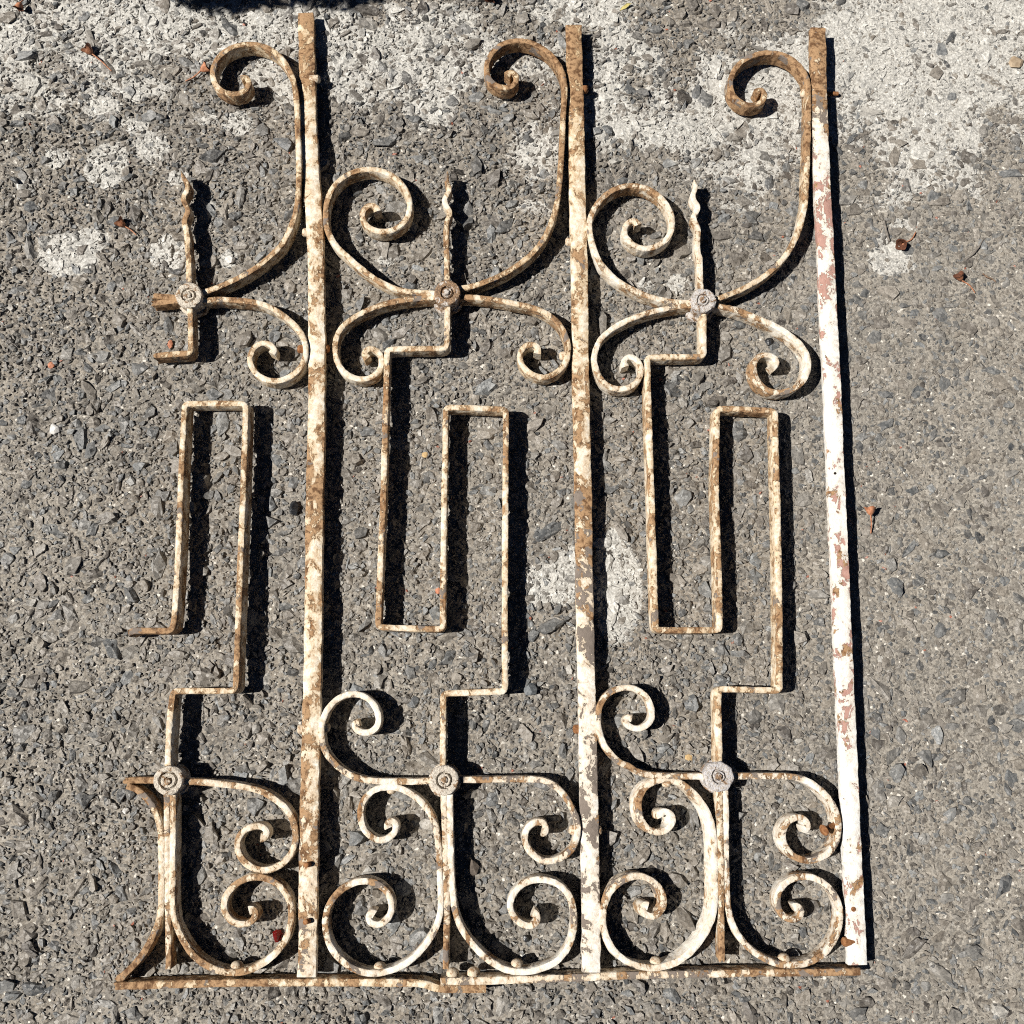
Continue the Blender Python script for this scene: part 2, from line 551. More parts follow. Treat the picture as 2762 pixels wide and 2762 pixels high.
# the 300 largest stones are parts of the pavement in their own right
X, Y, r, n, flat, col, Pst = prep(BX, BY, BR, 8)
for i in range(300):
    V, F, C, P = stone_arrays(X[i:i + 1], Y[i:i + 1], r[i:i + 1], 8, flat[i:i + 1], rng, col[i:i + 1], Pst[i:i + 1])
    org = np.array([X[i], Y[i], 0.0])
    me = mesh_np('stone', V - org, [F], attrs={'col': C, 'paint': P})
    o = link('stone', me, STONE, pavement)
    o.location = org
sets.append((X[300:], Y[300:], r[300:], 8, flat[300:], col[300:], Pst[300:]))
for s_, n_ in ((mid, 6), (sml, 5), (tin, 4)):
    sets.append(prep(*s_, n_))
VV, FF, CC, PP = [], [], [], []
off = 0
for X, Y, r, n, flat, col, Pst in sets:
    V, F, C, P = stone_arrays(X, Y, r, n, flat, rng, col, Pst)
    VV.append(V); FF.append(F + off); CC.append(C); PP.append(P); off += len(V)
me = mesh_np('crushed_stones', np.concatenate(VV), [np.concatenate(FF)],
             attrs={'col': np.concatenate(CC), 'paint': np.concatenate(PP)})
o = link('crushed_stones', me, STONE, pavement)
o['kind'] = 'stuff'

# ------------------------------------------------------------------ the iron panel
panel = empty('fence_panel', (0, 0, 0))
tag(panel, 'rusty wrought iron fence panel with cream paint flaking, lying on asphalt', 'fence panel')


def catmull(P, step):
    P = np.asarray(P, dtype=float)
    Q = np.vstack([2 * P[0] - P[1], P, 2 * P[-1] - P[-2]])
    out = []
    for i in range(1, len(Q) - 2):
        p0, p1, p2, p3 = Q[i - 1], Q[i], Q[i + 1], Q[i + 2]
        nseg = max(2, int(np.linalg.norm(p2 - p1) / step * 1.5))
        t0 = 0; t1 = t0 + np.linalg.norm(p1 - p0) ** .5; t2 = t1 + np.linalg.norm(p2 - p1) ** .5; t3 = t2 + np.linalg.norm(p3 - p2) ** .5
        for t in np.linspace(t1, t2, nseg, endpoint=False):
            A1 = (t1 - t) / (t1 - t0) * p0 + (t - t0) / (t1 - t0) * p1
            A2 = (t2 - t) / (t2 - t1) * p1 + (t - t1) / (t2 - t1) * p2
            A3 = (t3 - t) / (t3 - t2) * p2 + (t - t2) / (t3 - t2) * p3
            B1 = (t2 - t) / (t2 - t0) * A1 + (t - t0) / (t2 - t0) * A2
            B2 = (t3 - t) / (t3 - t1) * A2 + (t - t1) / (t3 - t1) * A3
            out.append((t2 - t) / (t2 - t1) * B1 + (t - t1) / (t2 - t1) * B2)
    out.append(P[-1])
    return np.array(out)


def resample(P, step):
    s = np.concatenate([[0], np.cumsum(np.linalg.norm(np.diff(P, axis=0), axis=1))])
    n = max(3, int(round(s[-1] / step)) + 1)
    t = np.linspace(0, s[-1], n)
    return np.stack([np.interp(t, s, P[:, i]) for i in range(P.shape[1])], 1), t


def smooth_path(P, it):
    P = P.copy()
    for _ in range(it):
        P[1:-1] = P[1:-1] * .5 + (P[:-2] + P[2:]) * .25
    return P


def sm_rand(n, w, rnd):
    k = max(3, int(n / w) + 3)
    return np.interp(np.linspace(0, k - 1, n), np.arange(k), rnd.uniform(-1, 1, k))


def sweep(name, pts, ztop, width, depth, mode='curve', lean=0.0, rust=.5, white=.3, prime=.3, bevel=.0013,
          step=.0026, tipw=1.0, tipw0=1.0, wob=.00035, mat=None, parent=None, wscale=None, rough_end=(False, False)):
    """a flat iron bar on edge (or flat) along a line on its upper face; heights and biases may be lists along it"""
    pts = list(pts); npt = len(pts)
    zt = np.full(npt, ztop) if np.isscalar(ztop) else np.interp(np.linspace(0, 1, npt), np.linspace(0, 1, len(ztop)), ztop)
    P = np.array([at(p[0], p[1], z) for p, z in zip(pts, zt)])
    if mode == 'curve':
        P = catmull(P, step)
        P, t = resample(P, step); P = smooth_path(P, 2 if wscale is None or len(wscale) < 8 else 7)
    elif mode == 'bend':
        P, t = resample(P, step); P = smooth_path(P, 4)
        P, t = resample(P, step)
    else:
        P = catmull(P, step * 6); P, t = resample(P, step); P = smooth_path(P, 20)
    n = len(P); L = t[-1]; u = t / L
    tan = np.gradient(P[:, :2], axis=0); tan /= np.linalg.norm(tan, axis=1)[:, None] + 1e-12
    nor = np.stack([-tan[:, 1], tan[:, 0]], 1)
    rnd = np.random.default_rng(abs(hash((round(pts[0][0]), round(pts[0][1]), round(L * 1e4)))) % 2 ** 31)
    w = np.full(n, width) * (1 + .05 * sm_rand(n, 6, rnd))
    if wscale is not None:
        w = w * np.interp(u, np.linspace(0, 1, len(wscale)), wscale)
    dl = L - t
    w = w * (1 + (tipw - 1) * np.exp(-(dl / .006) ** 2)) * (1 + (tipw0 - 1) * np.exp(-(t / .006) ** 2))
    b = bevel; hw = 0.5
    prof = []   # (side -1..1 in half widths, bevel in side, z from top, bevel in z)
    for sx, zt_, seq in ((1, 1, ((1, 0), (.3, .3), (0, 1))), (1, -1, ((0, 1), (.3, .3), (1, 0))),
                         (-1, -1, ((1, 0), (.3, .3), (0, 1))), (-1, 1, ((0, 1), (.3, .3), (1, 0)))):
        for bs, bz in seq:
            prof.append((sx, bs, zt_, bz))
    # top-right corner begins on the top face; order runs top -> right side -> bottom -> left side
    V = np.zeros((n, 14, 3)); k = 0
    rows = []
    for sx, bs, zt_, bz in prof:
        rows.append((sx, bs, zt_, bz))
    rows.insert(6, (0, 0, -1, 0)); rows.append((0, 0, 1, 0))
    for k, (sx, bs, zt_, bz) in enumerate(rows):
        off_ = sx * (w / 2 - bs * b) if sx != 0 else np.zeros(n)
        zz = np.zeros(n) - (bz * b if zt_ > 0 else depth - bz * b)
        if sx == 0:
            zz = np.zeros(n) + (0.0002 if zt_ > 0 else -depth)
        ln = lean * (-zz)
        j1 = sm_rand(n, 1.6, rnd) * wob; j2 = sm_rand(n, 1.6, rnd) * wob * .8
        V[:, k, 0] = P[:, 0] + nor[:, 0] * (off_ + j1) + ln
        V[:, k, 1] = P[:, 1] + nor[:, 1] * (off_ + j1)
        V[:, k, 2] = P[:, 2] + zz + j2
    for e, i in ((0, 0), (1, n - 1)):
        if rough_end[e]:
            sg = -1 if e == 0 else 1
            jag = rnd.uniform(-.002, .004, 14)
            V[i, :, 0] += tan[i, 0] * jag * sg; V[i, :, 1] += tan[i, 1] * jag * sg
    m = 14
    ids = np.arange(n * m).reshape(n, m)
    nxt = np.roll(ids, -1, axis=1)
    q = np.stack([ids[:-1], ids[1:], nxt[1:], nxt[:-1]], -1).reshape(-1, 4)
    q = q[:, ::-1]
    vv = V.reshape(-1, 3)
    c0 = V[0].mean(0); c1 = V[-1].mean(0)
    vv = np.vstack([vv, c0, c1])
    a0 = n * m; a1 = a0 + 1
    f0 = np.stack([ids[0], nxt[0], np.full(m, a0)], -1)[:, ::-1]
    f1 = np.stack([nxt[-1], ids[-1], np.full(m, a1)], -1)[:, ::-1]

    def al(x):
        a = np.full(n, x, dtype=float) if np.isscalar(x) else np.interp(u, np.linspace(0, 1, len(x)), x)
        a = np.repeat(a[:, None], m, 1).ravel()
        return np.concatenate([a, [a[0], a[-1]]])
    me = mesh_np(name, vv, [q[:, ::-1], f0[:, ::-1], f1[:, ::-1]], smooth=True, sharp=38,
                 attrs={'rust': .5 + (al(rust) - .5) * .62, 'white': al(white), 'prime': al(prime), 'seam': np.concatenate([np.tile(np.array([.6, 1, .6, .3, .9, 1, .8, 1, .9, .3, .6, 1, .6, -.2])[:m] if m == 14 else 0, n), [1, 1]])})
    me.flip_normals() if False else None
    return link(name, me, mat or IRON, parent or panel)


SW, SD = .0086, .025        # strip thickness and depth
ZS = .031                   # upper edges of the strips
BW, BD = .025, .0125

# the three upright bars
bar1 = [(824.3, 34.4), (829.7, 253.6), (833.3, 362), (843.5, 543.5), (850, 650), (853, 831), (854, 1012), (852, 1193.5), (847.8, 1350),
        (846, 1531), (843.9, 1712), (840.6, 1893.5), (837, 2030), (833.3, 2201), (830.7, 2382), (829, 2563.5), (826.4, 2636)]
bar2 = [(1547.5, 67), (1550.4, 181), (1555.4, 362), (1558, 543.5), (1562.3, 688), (1564.5, 831), (1566.3, 1012), (1570.3, 1193.5), (1573.5, 1350),
        (1576, 1533), (1580, 1749), (1584.8, 1933), (1587.7, 2116), (1590, 2203), (1592.9, 2386), (1594.7, 2503), (1594.7, 2623)]
bar3 = [(2206.9, 74.3), (2209, 181), (2214, 362), (2221.4, 543.5), (2228, 650), (2235.5, 831), (2245, 1012), (2252.5, 1193.5), (2259, 1350),
        (2267, 1531), (2274.6, 1712), (2281, 1857), (2288.7, 2020), (2296, 2201), (2304.5, 2382), (2312.5, 2563.5), (2314.8, 2603)]
o = sweep('bar', bar1, [.021, .025, .028, .029, .029, .028], BW, BD, 'bar', rust=[.95, .72, .36, .40, .62, .38, .45, .85, .45, .42, .52, .55, .62, .40], white=[.1, .3, .35, .3, .3, .4, .5], prime=[.2, .2, .1, .1, .3, .7])
o['label'] = 'left upright with a rusty brown upper end'
o = sweep('bar', bar2, [.024, .026, .027, .027, .027], BW, BD, 'bar', rust=[1.0, .85, .5, .42, .62, .6, .55, .85, .52, .42, .5, .5, .38], white=[.05, .2, .3, .4, .6, .8, .8], prime=[.1, .3, .5, .2, .9, 1., .9])
o['label'] = 'middle upright with grey primer showing through the paint'
o = sweep('bar', bar3, [.028, .029, .029, .028, .025, .022], BW, BD, 'bar', rust=[1.05, .9, .45, .62, .58, .38, .32, .34, .58, .5, .55, .36, .38, .36], white=[.3, .9, 1, 1, 1, 1, 1], prime=[.2, .9, 1., .7, .8, .8, .9])
o['label'] = 'right upright, mostly white, with a rusty upper end'

# bottom rail: two lengths lapped and riveted
railL = T('J', [(88, 1768), (500, 1755), (1000, 1743), (1500, 1741)]) + T('K', [(0, 1741), (400, 1742), (760, 1744), (830, 1757), (895, 1782), (960, 1790), (1120, 1790), (1272, 1789)])
railR = T('K', [(932, 1735), (1500, 1722), (1900, 1707)]) + T('L', [(0, 1690), (500, 1678), (1000, 1671), (1500, 1665), (1770, 1662)])
o = sweep('bottom_rail', railL, .0265, .0098, .025, 'bend', rust=[.9, .75, .7, .72, .62, .55, .75], white=.2, prime=.3, rough_end=(True, False))
o['label'] = 'left length of the bottom rail, rustier, with a cranked end'
o = sweep('bottom_rail', railR, .0275, .0094, .025, 'bend', rust=[.5, .5, .52, .62, .66, .7, .95], white=.5, prime=.7)
o['label'] = 'right length of the bottom rail'

def NL(pts):
    return T('N', pts)

SCROLLS = [
    # name, path, z, rust, white, lean
    ('A1', T('D', [(610, 385), (700, 375), (800, 340), (900, 295), (1000, 245), (1100, 180), (1200, 95), (1280, 8)]) +
     T('A', [(1335, 1690), (1372, 1580), (1388, 1480), (1394, 1380), (1396, 1250), (1393, 1100), (1387, 950), (1382, 800), (1370, 680), (1350, 580), (1305, 485), (1240, 405), (1150, 348), (1040, 325),
              (930, 340), (835, 388), (775, 460), (754, 540), (768, 612), (808, 662), (872, 692), (948, 694), (1005, 662), (1022, 612), (1003, 572), (968, 585)]), [.031, .031, .031, .034], [.6, .55, .6, .55, .7, .6, .6, .65], .2, 0),
    ('A2', T('D', [(610, 425), (690, 440), (800, 432), (900, 438), (1000, 445), (1100, 462), (1200, 500), (1290, 560), (1370, 632), (1425, 712), (1448, 800), (1435, 890), (1390, 960), (1320, 1015), (1240, 1040), (1150, 1030),
                   (1080, 985), (1037, 920), (1035, 850), (1068, 788), (1125, 758), (1182, 768), (1212, 805), (1195, 838)]), .031, [.65, .6, .45, .35, .5, .4], .3, 0),
    ('B1', T('E', [(880, 372), (945, 352), (1030, 337), (1120, 306), (1220, 266), (1320, 212), (1420, 142), (1500, 66), (1560, -10)]) +
     T('B', [(1602, 1700), (1640, 1600), (1664, 1500), (1680, 1380), (1690, 1250), (1700, 1100), (1706, 950), (1714, 800), (1720, 680), (1714, 582), (1682, 492), (1622, 410), (1540, 346), (1440, 306), (1340, 302),
              (1252, 328), (1184, 386), (1145, 460), (1140, 530), (1160, 590), (1208, 630), (1270, 648), (1328, 638), (1358, 600), (1356, 556), (1322, 532), (1290, 555)]), [.031, .031, .033], [.55, .6, .55, .7, .9, 1.0, .95, .75], .2, 0),
    ('B2', T('E', [(800, 392), (740, 388), (640, 383), (540, 372), (440, 345), (330, 293), (210, 207), (110, 120), (20, 35), (-30, -45)]) +
     T('B', [(-52, 1690), (-60, 1600), (-52, 1510), (-18, 1415), (42, 1342), (130, 1286), (220, 1260), (310, 1260), (400, 1286), (470, 1332), (530, 1402), (562, 1482), (564, 1560), (540, 1630), (480, 1690),
              (400, 1720), (312, 1714), (242, 1674), (212, 1612), (222, 1562), (262, 1528), (308, 1534), (325, 1572)]), [.031, .031, .033], [.55, .5, .45, .6, .45, .5, .4], .3, 0),
    ('B3', T('E', [(800, 412), (740, 420), (640, 425), (540, 435), (440, 452), (340, 480), (240, 520), (140, 575), (60, 642), (18, 722), (10, 800), (28, 900), (72, 968), (132, 1010), (210, 1028), (288, 1008), (340, 960),
                   (356, 890), (340, 835), (298, 802), (248, 806), (228, 845), (252, 872)]), .031, [.6, .6, .5, .35, .4, .4], .3, 0),
    ('B4', T('E', [(880, 408), (945, 415), (1050, 418), (1150, 430), (1250, 445), (1350, 465), (1450, 485), (1540, 515), (1620, 562), (1690, 632), (1730, 712), (1748, 800), (1735, 880), (1700, 940), (1640, 990), (1570, 1013),
                   (1490, 998), (1422, 948), (1388, 880), (1394, 822), (1432, 780), (1480, 770), (1520, 790), (1516, 838)]), .031, [.75, .65, .6, .6, .45, .5], .3, 0),
    ('C1', T('F', [(870, 440), (920, 430), (1000, 402), (1100, 360), (1200, 308), (1290, 248), (1370, 178), (1440, 98), (1492, 10)]) +
     T('C', [(1535, 1705), (1562, 1600), (1580, 1500), (1590, 1300), (1598, 1100), (1604, 900), (1606, 750), (1602, 630), (1584, 560), (1550, 505), (1490, 445), (1410, 404), (1310, 390), (1212, 404), (1122, 446), (1058, 512),
              (1024, 590), (1028, 668), (1066, 732), (1130, 772), (1200, 778), (1258, 754), (1278, 706), (1254, 665), (1215, 684)]), [.031, .031, .032], [.55, .6, .5, .75, .95, .95, .9, .8], .3, 0),
    ('C2', T('F', [(780, 455), (725, 457), (630, 455), (530, 440), (430, 415), (330, 376), (230, 325), (140, 256), (60, 170), (12, 70), (-15, -20)]) +
     T('C', [(-28, 1700), (-18, 1612), (22, 1530), (82, 1460), (160, 1407), (250, 1382), (340, 1384), (430, 1414), (508, 1472), (560, 1542), (588, 1620), (584, 1700), (555, 1770), (495, 1818), (420, 1846), (340, 1838), (274, 1798),
              (236, 1740), (240, 1684), (272, 1648), (318, 1645), (335, 1674)]), [.031, .031, .033], [.6, .5, .35, .4, .75, .4, .35, .4], .5, 0),
    ('C3', T('F', [(780, 470), (720, 478), (630, 488), (530, 505), (430, 528), (330, 560), (230, 602), (140, 655), (60, 725), (22, 800), (8, 870), (22, 950), (60, 1030), (115, 1080), (195, 1100), (275, 1085), (330, 1040), (358, 975), (345, 910),
                   (305, 868), (262, 862), (228, 895), (240, 935)]), .031, [.65, .5, .35, .45, .5, .35], .5, 0),
    ('C4', T('F', [(870, 465), (930, 482), (1020, 500), (1110, 525), (1200, 560), (1290, 600), (1390, 650), (1480, 710), (1550, 775), (1595, 850), (1605, 920), (1590, 990), (1550, 1055), (1490, 1100), (1410, 1125), (1330, 1120), (1265, 1085), (1215, 1020), (1198, 960), (1200, 910), (1230, 862),
                   (1285, 845), (1345, 865), (1372, 905), (1340, 935)]), .031, [.55, .5, .5, .45, .5, .6, .4], .6, -.1),
    ('D1', T('J', [(520, 240), (600, 242), (750, 250), (900, 265), (1050, 285), (1170, 317), (1270, 372), (1350, 442), (1402, 522), (1426, 620), (1420, 720), (1380, 800), (1310, 868), (1210, 904), (1112, 888), (1032, 828), (993, 740),
                   (1003, 662), (1052, 602), (1120, 578), (1186, 584), (1214, 622), (1196, 664), (1165, 662)]), .031, [.5, .55, .5, .45, .4, .5, .4], .4, 0),
    ('D2', T('J', [(514, 330), (513, 600), (511, 800), (509, 1000), (509, 1150), (520, 1250), (552, 1350), (602, 1450), (672, 1545), (762, 1612), (862, 1655), (970, 1668), (1080, 1650), (1180, 1600), (1270, 1530), (1340, 1440), (1382, 1340),
                   (1396, 1230), (1380, 1130), (1332, 1050), (1260, 987), (1170, 958), (1080, 962), (992, 1002), (922, 1072), (892, 1150), (902, 1220), (950, 1283), (1030, 1308), (1098, 1288), (1128, 1240), (1112, 1195), (1080, 1205)]), .031,
     [.5, .45, .5, .65, .6, .5, .55, .5, .45], .4, 0),
    ('D3', T('J', [(172, 277), (240, 302), (310, 362), (368, 442), (404, 532), (424, 622), (428, 750), (428, 900), (428, 1050), (425, 1180), (410, 1270), (375, 1370), (320, 1480), (250, 1580), (172, 1660), (112, 1720)]), .031, [.9, .8, .55, .5, .55, .6, .8, .85], .3, 0),
    ('E1', T('K', [(900, 238), (855, 238), (750, 245), (650, 243), (540, 243), (430, 238), (340, 224), (260, 195), (190, 150), (130, 93), (82, 35)]) +
     T('H', [(52, 1800), (46, 1700), (62, 1618), (110, 1530), (182, 1467), (270, 1442), (360, 1456), (430, 1511), (468, 1590), (472, 1648), (448, 1698), (400, 1727), (342, 1726), (298, 1695), (292, 1662), (325, 1652)]), .031, [.45, .5, .45, .55, .4, .3, .3], .5, 0),
    ('E2', T('K', [(548, 590), (536, 560), (570, 532), (602, 570), (592, 620), (545, 664), (480, 681), (412, 650), (358, 590), (337, 510), (342, 430), (376, 362), (440, 308), (530, 284), (620, 292), (700, 326), (770, 376), (830, 440), (876, 520),
                   (905, 620), (918, 720), (925, 830), (928, 950), (935, 1080), (935, 1180), (920, 1270), (880, 1370), (820, 1460), (740, 1550), (640, 1620), (530, 1660), (400, 1672), (290, 1640), (200, 1580), (122, 1490), (82, 1380), (77, 1270),
                   (100, 1170), (150, 1092), (222, 1032), (310, 992), (400, 988), (480, 1017), (543, 1080), (568, 1150), (563, 1218), (530, 1277), (470, 1312), (412, 1294), (393, 1252), (420, 1218), (442, 1235)]), .031,
     [.35, .4, .4, .45, .35, .3, .35, .5, .6, .5, .4], .6, 0),
    ('E3', T('K', [(1002, 330), (1005, 600), (1010, 800), (1015, 950), (1025, 1080), (1040, 1200), (1080, 1320), (1150, 1430), (1240, 1530), (1340, 1605), (1440, 1650), (1560, 1662), (1680, 1638), (1787, 1591), (1853, 1526), (1899, 1445), (1921, 1364),
                   (1929, 1283), (1921, 1192), (1899, 1111), (1858, 1050), (1797, 1002), (1720, 977), (1622, 978), (1542, 1012), (1482, 1072), (1453, 1150), (1463, 1220), (1502, 1278), (1560, 1313), (1618, 1316), (1655, 1280), (1646, 1235), (1620, 1220)]), .031,
     [.35, .4, .4, .45, .5, .3, .35, .5, .4, .5, .3], .6, 0),
    ('E4', T('K', [(1010, 230), (1075, 230), (1200, 230), (1350, 228), (1500, 226), (1656, 230), (1717, 242), (1787, 279), (1853, 344), (1904, 425), (1942, 505), (1957, 586), (1947, 667), (1912, 748), (1847, 804), (1767, 834), (1690, 832), (1622, 788),
                   (1572, 720), (1562, 642), (1592, 577), (1650, 545), (1698, 550), (1720, 592), (1708, 632), (1688, 622)]), .031, [.6, .6, .4, .55, .45, .35, .3], .6, 0),
    ('F1', T('L', [(660, 205), (595, 205), (480, 205), (370, 205), (250, 200), (160, 186), (80, 156)]) +
     T('N', [(700, 878), (620, 845), (560, 797), (510, 740), (472, 670), (452, 590), (447, 500), (462, 412), (500, 352), (560, 307), (640, 287), (710, 292), (780, 332), (825, 396), (843, 470), (833, 530), (790, 573), (730, 588), (672, 568), (645, 532), (665, 503), (695, 512)]),
     .030, [.45, .55, .6, .5, .6, .45, .4, .5], .6, 0),
    ('F2', T('L', [(285, 510), (272, 488), (312, 464), (362, 490), (372, 550), (335, 600), (260, 622), (190, 595), (140, 525), (120, 440), (130, 352), (172, 284), (250, 240), (340, 234), (430, 254), (512, 312), (582, 392), (632, 472), (662, 560), (680, 660), (686, 800),
                   (688, 1000), (688, 1120), (680, 1210), (652, 1300), (604, 1392), (538, 1480), (450, 1560), (350, 1610), (240, 1632), (140, 1622)]) +
     T('P', [(690, 762), (620, 720), (560, 660), (520, 590), (490, 500), (482, 410), (497, 320), (540, 232), (602, 172), (680, 128), (760, 119), (838, 148), (898, 202), (931, 280), (926, 350), (888, 398), (840, 417), (792, 398), (769, 360), (790, 330), (815, 340)]),
     [.030, .030, .028], [.45, .5, .45, .35, .3, .35, .3, .35, .5, .5, .6, .45], .6, -.25),
    ('F3', T('L', [(762, 310), (768, 500), (768, 700), (770, 900), (775, 1050), (785, 1180), (815, 1300), (870, 1400), (950, 1490), (1050, 1560), (1150, 1600), (1270, 1610), (1390, 1590), (1490, 1532), (1560, 1450), (1605, 1350), (1620, 1240), (1605, 1142), (1560, 1062),
                   (1490, 994), (1400, 955), (1312, 955), (1225, 990), (1170, 1052), (1150, 1130), (1168, 1208), (1212, 1257), (1270, 1272), (1320, 1248), (1332, 1202), (1300, 1170), (1270, 1185)]), [.030, .028, .027], [.35, .4, .45, .6, .55, .5, .5, .45], .7, 0),
    ('F4', T('L', [(780, 205), (840, 205), (950, 203), (1070, 203), (1190, 204), (1300, 214), (1400, 252), (1480, 312), (1550, 392), (1594, 480), (1608, 580), (1594, 680), (1550, 758), (1480, 808), (1395, 832), (1310, 818), (1245, 775), (1205, 712), (1190, 645), (1206, 580),
                   (1250, 528), (1310, 508), (1360, 532), (1384, 580), (1352, 602)]), .029, [.6, .55, .5, .45, .55, .6, .4, .35], .7, -.12),
]
for nm, path, z, rs, wh, ln in SCROLLS:
    two = nm in ('E2', 'F2')
    sweep('scroll', path, z, SW, SD, 'curve', lean=ln, rust=rs, white=wh, prime=.55 if nm[0] in 'EF' else .35,
          tipw=1.35, tipw0=1.35 if two else 1.0, rough_end=(nm == 'D3', nm == 'D3'))

# square-cornered meanders and their stems
M_left_low = T('G', [(272, 985), (300, 968), (450, 968), (575, 970), (598, 945), (607, 850), (618, 700), (627, 550), (634, 400), (640, 250), (646, 100), (650, 0)]) + \
    T('D', [(520, 1700), (530, 1500), (540, 1300), (545, 1212), (700, 1208), (850, 1207), (998, 1210), (998, 1300), (992, 1500), (985, 1700), (980, 1900)]) + \
    T('G', [(1108, 200), (1100, 400), (1092, 600), (1085, 800), (1078, 1000), (1070, 1200), (1064, 1415), (900, 1418), (750, 1416), (597, 1420), (585, 1500), (575, 1600), (565, 1750), (560, 1880)]) + T('J', [(476, 70), (475, 200)])
M_left_top = T('D', [(583, 440), (586, 520), (590, 650), (592, 832), (480, 840), (390, 846), (330, 853)])
M_mid = T('E', [(848, 430), (848, 500), (845, 640), (842, 796), (700, 800), (550, 800), (398, 806), (396, 900), (394, 1000), (390, 1150), (385, 1300), (380, 1500), (375, 1700), (370, 1900)]) + \
    T('H', [(500, 150), (492, 300), (485, 500), (477, 700), (468, 942), (600, 948), (750, 953), (952, 956), (950, 800), (952, 600), (955, 400), (958, 200), (960, 0)]) + \
    T('E', [(825, 1800), (830, 1600), (832, 1400), (836, 1237), (1000, 1240), (1150, 1247), (1284, 1253), (1283, 1350), (1282, 1500), (1280, 1700), (1279, 1900)]) + \
    T('H', [(1415, 300), (1413, 600), (1412, 900), (1413, 1200), (1414, 1420), (1250, 1427), (1100, 1432), (953, 1437), (952, 1500), (952, 1700), (950, 1900)]) + T('K', [(950, 100), (952, 200)])
M_right = T('F', [(825, 500), (824, 600), (824, 700), (825, 858), (760, 860), (600, 862), (480, 861), (404, 864), (408, 930), (409, 1050), (413, 1200), (419, 1400), (426, 1600), (433, 1800)]) + \
    T('I', [(438, 0), (442, 200), (450, 400), (456, 600), (462, 800), (470, 962), (560, 965), (700, 965), (944, 964), (943, 800), (940, 650), (935, 500), (928, 300), (922, 100)]) + \
    T('F', [(916, 1900), (916, 1700), (921, 1500), (923, 1350), (925, 1246), (1100, 1250), (1250, 1258), (1358, 1264), (1358, 1400), (1364, 1600), (1369, 1800)]) + \
    T('I', [(1374, 0), (1380, 300), (1385, 600), (1388, 900), (1390, 1200), (1389, 1414), (1250, 1412), (1100, 1407), (932, 1404), (934, 1500), (937, 1700), (940, 1880)]) + T('L', [(718, 60), (719, 180)])
o = sweep('meander_strip', M_left_low, .034, SW, SD, 'bend', rust=[1.0, .5, .5, .58, .5, .5, .6, .45, .55, .6, .45, .5, .5], white=.25, prime=.3, lean=.10, rough_end=(True, False))
o['label'] = 'broken meander strip hooked at its lower left end'
o = sweep('meander_strip', M_left_top, .034, SW, SD, 'bend', rust=[.5, .6, .7, 1.0], white=.2, prime=.3, rough_end=(False, True))
o['label'] = 'short broken-off stub of meander strip'
o = sweep('meander_strip', M_mid, .034, SW, SD, 'bend', rust=[.5, .55, .6, .5, .5, .55, .6, .5, .6, .55, .6, .45, .5, .55, .4, .4], white=.3, prime=.4)
o = sweep('meander_strip', M_right, .034, SW, SD, 'bend', rust=[.4, .45, .5, .5, .5, .55, .62, .5, .55, .62, .5, .5, .55, .5, .45], white=.3, prime=.4, lean=-.08)

# wavy spear points
SPEARS = [T('A', [(520, 1272), (536, 1322), (572, 1378), (563, 1422), (530, 1467), (546, 1512), (574, 1562), (560, 1602), (538, 1648), (556, 1700), (566, 1780), (570, 1900)]) + T('D', [(575, 100), (578, 250), (582, 380)]),
          T('B', [(848, 1277), (844, 1318), (836, 1350), (864, 1400), (850, 1440), (822, 1482), (836, 1530), (868, 1572), (856, 1612), (840, 1660), (838, 1760), (838, 1880)]) + T('E', [(840, 60), (842, 150), (845, 380)]),
          T('C', [(752, 1337), (766, 1372), (763, 1410), (737, 1450), (752, 1495), (788, 1532), (770, 1572), (744, 1612), (762, 1660), (784, 1700), (778, 1745), (776, 1800), (782, 1900)]) + T('F', [(790, 100), (796, 250), (806, 420)])]
for i, sp in enumerate(SPEARS):
    sweep('spear_point', sp, .031, .0082, .021, 'curve', rust=[(.62, .58, .55), (.5, .5, .5), (.4, .42, .5)][i], white=[.2, .3, .5][i], prime=.3, tipw0=.35,
          wscale=[.6, .95, .95, 1.0, 1.0, 1.05, 1.05, 1.05, 1.05, 1.05])

# stems under the lower rosettes and the broken stubs
for i, (pp, rs) in enumerate([(T('J', [(468, 310), (468, 600), (470, 900), (475, 1200), (479, 1400), (480, 1640)]), (.4, .55, .6, .55, .7)),
                              (T('K', [(955, 310), (962, 500), (970, 700), (973, 900), (979, 1100), (981, 1250), (976, 1400), (972, 1640)]), (.4, .5, .5, .62, .6)),
                              (T('L', [(722, 300), (724, 500), (730, 700), (734, 900), (735, 1100), (735, 1250), (736, 1400), (740, 1570)]), (.5, .6, .6, .65, 1.0))]):
    sweep('stem', pp, .0305, .0088, .024, 'curve', rust=rs, white=.5, prime=.4, wscale=[1, 1, 1, 1, .95, .9, .85], rough_end=(False, i == 2))
sweep('strap_stub', T('D', [(318, 406), (400, 412), (540, 425)]), .031, .0085, .018, 'bend', rust=[1.0, .75, .5], white=.3, prime=.2, rough_end=(True, False))
sweep('strap_stub', T('D', [(312, 462), (400, 452), (540, 440)]), .030, .0085, .022, 'bend', rust=[1.1, .85, .5], white=.3, prime=.2, rough_end=(True, False))
sweep('strap_stub', T('J', [(162, 237), (260, 233), (430, 236)]), .031, .0086, .022, 'bend', rust=[1.0, .65, .5], white=.3, prime=.2, rough_end=(True, False))


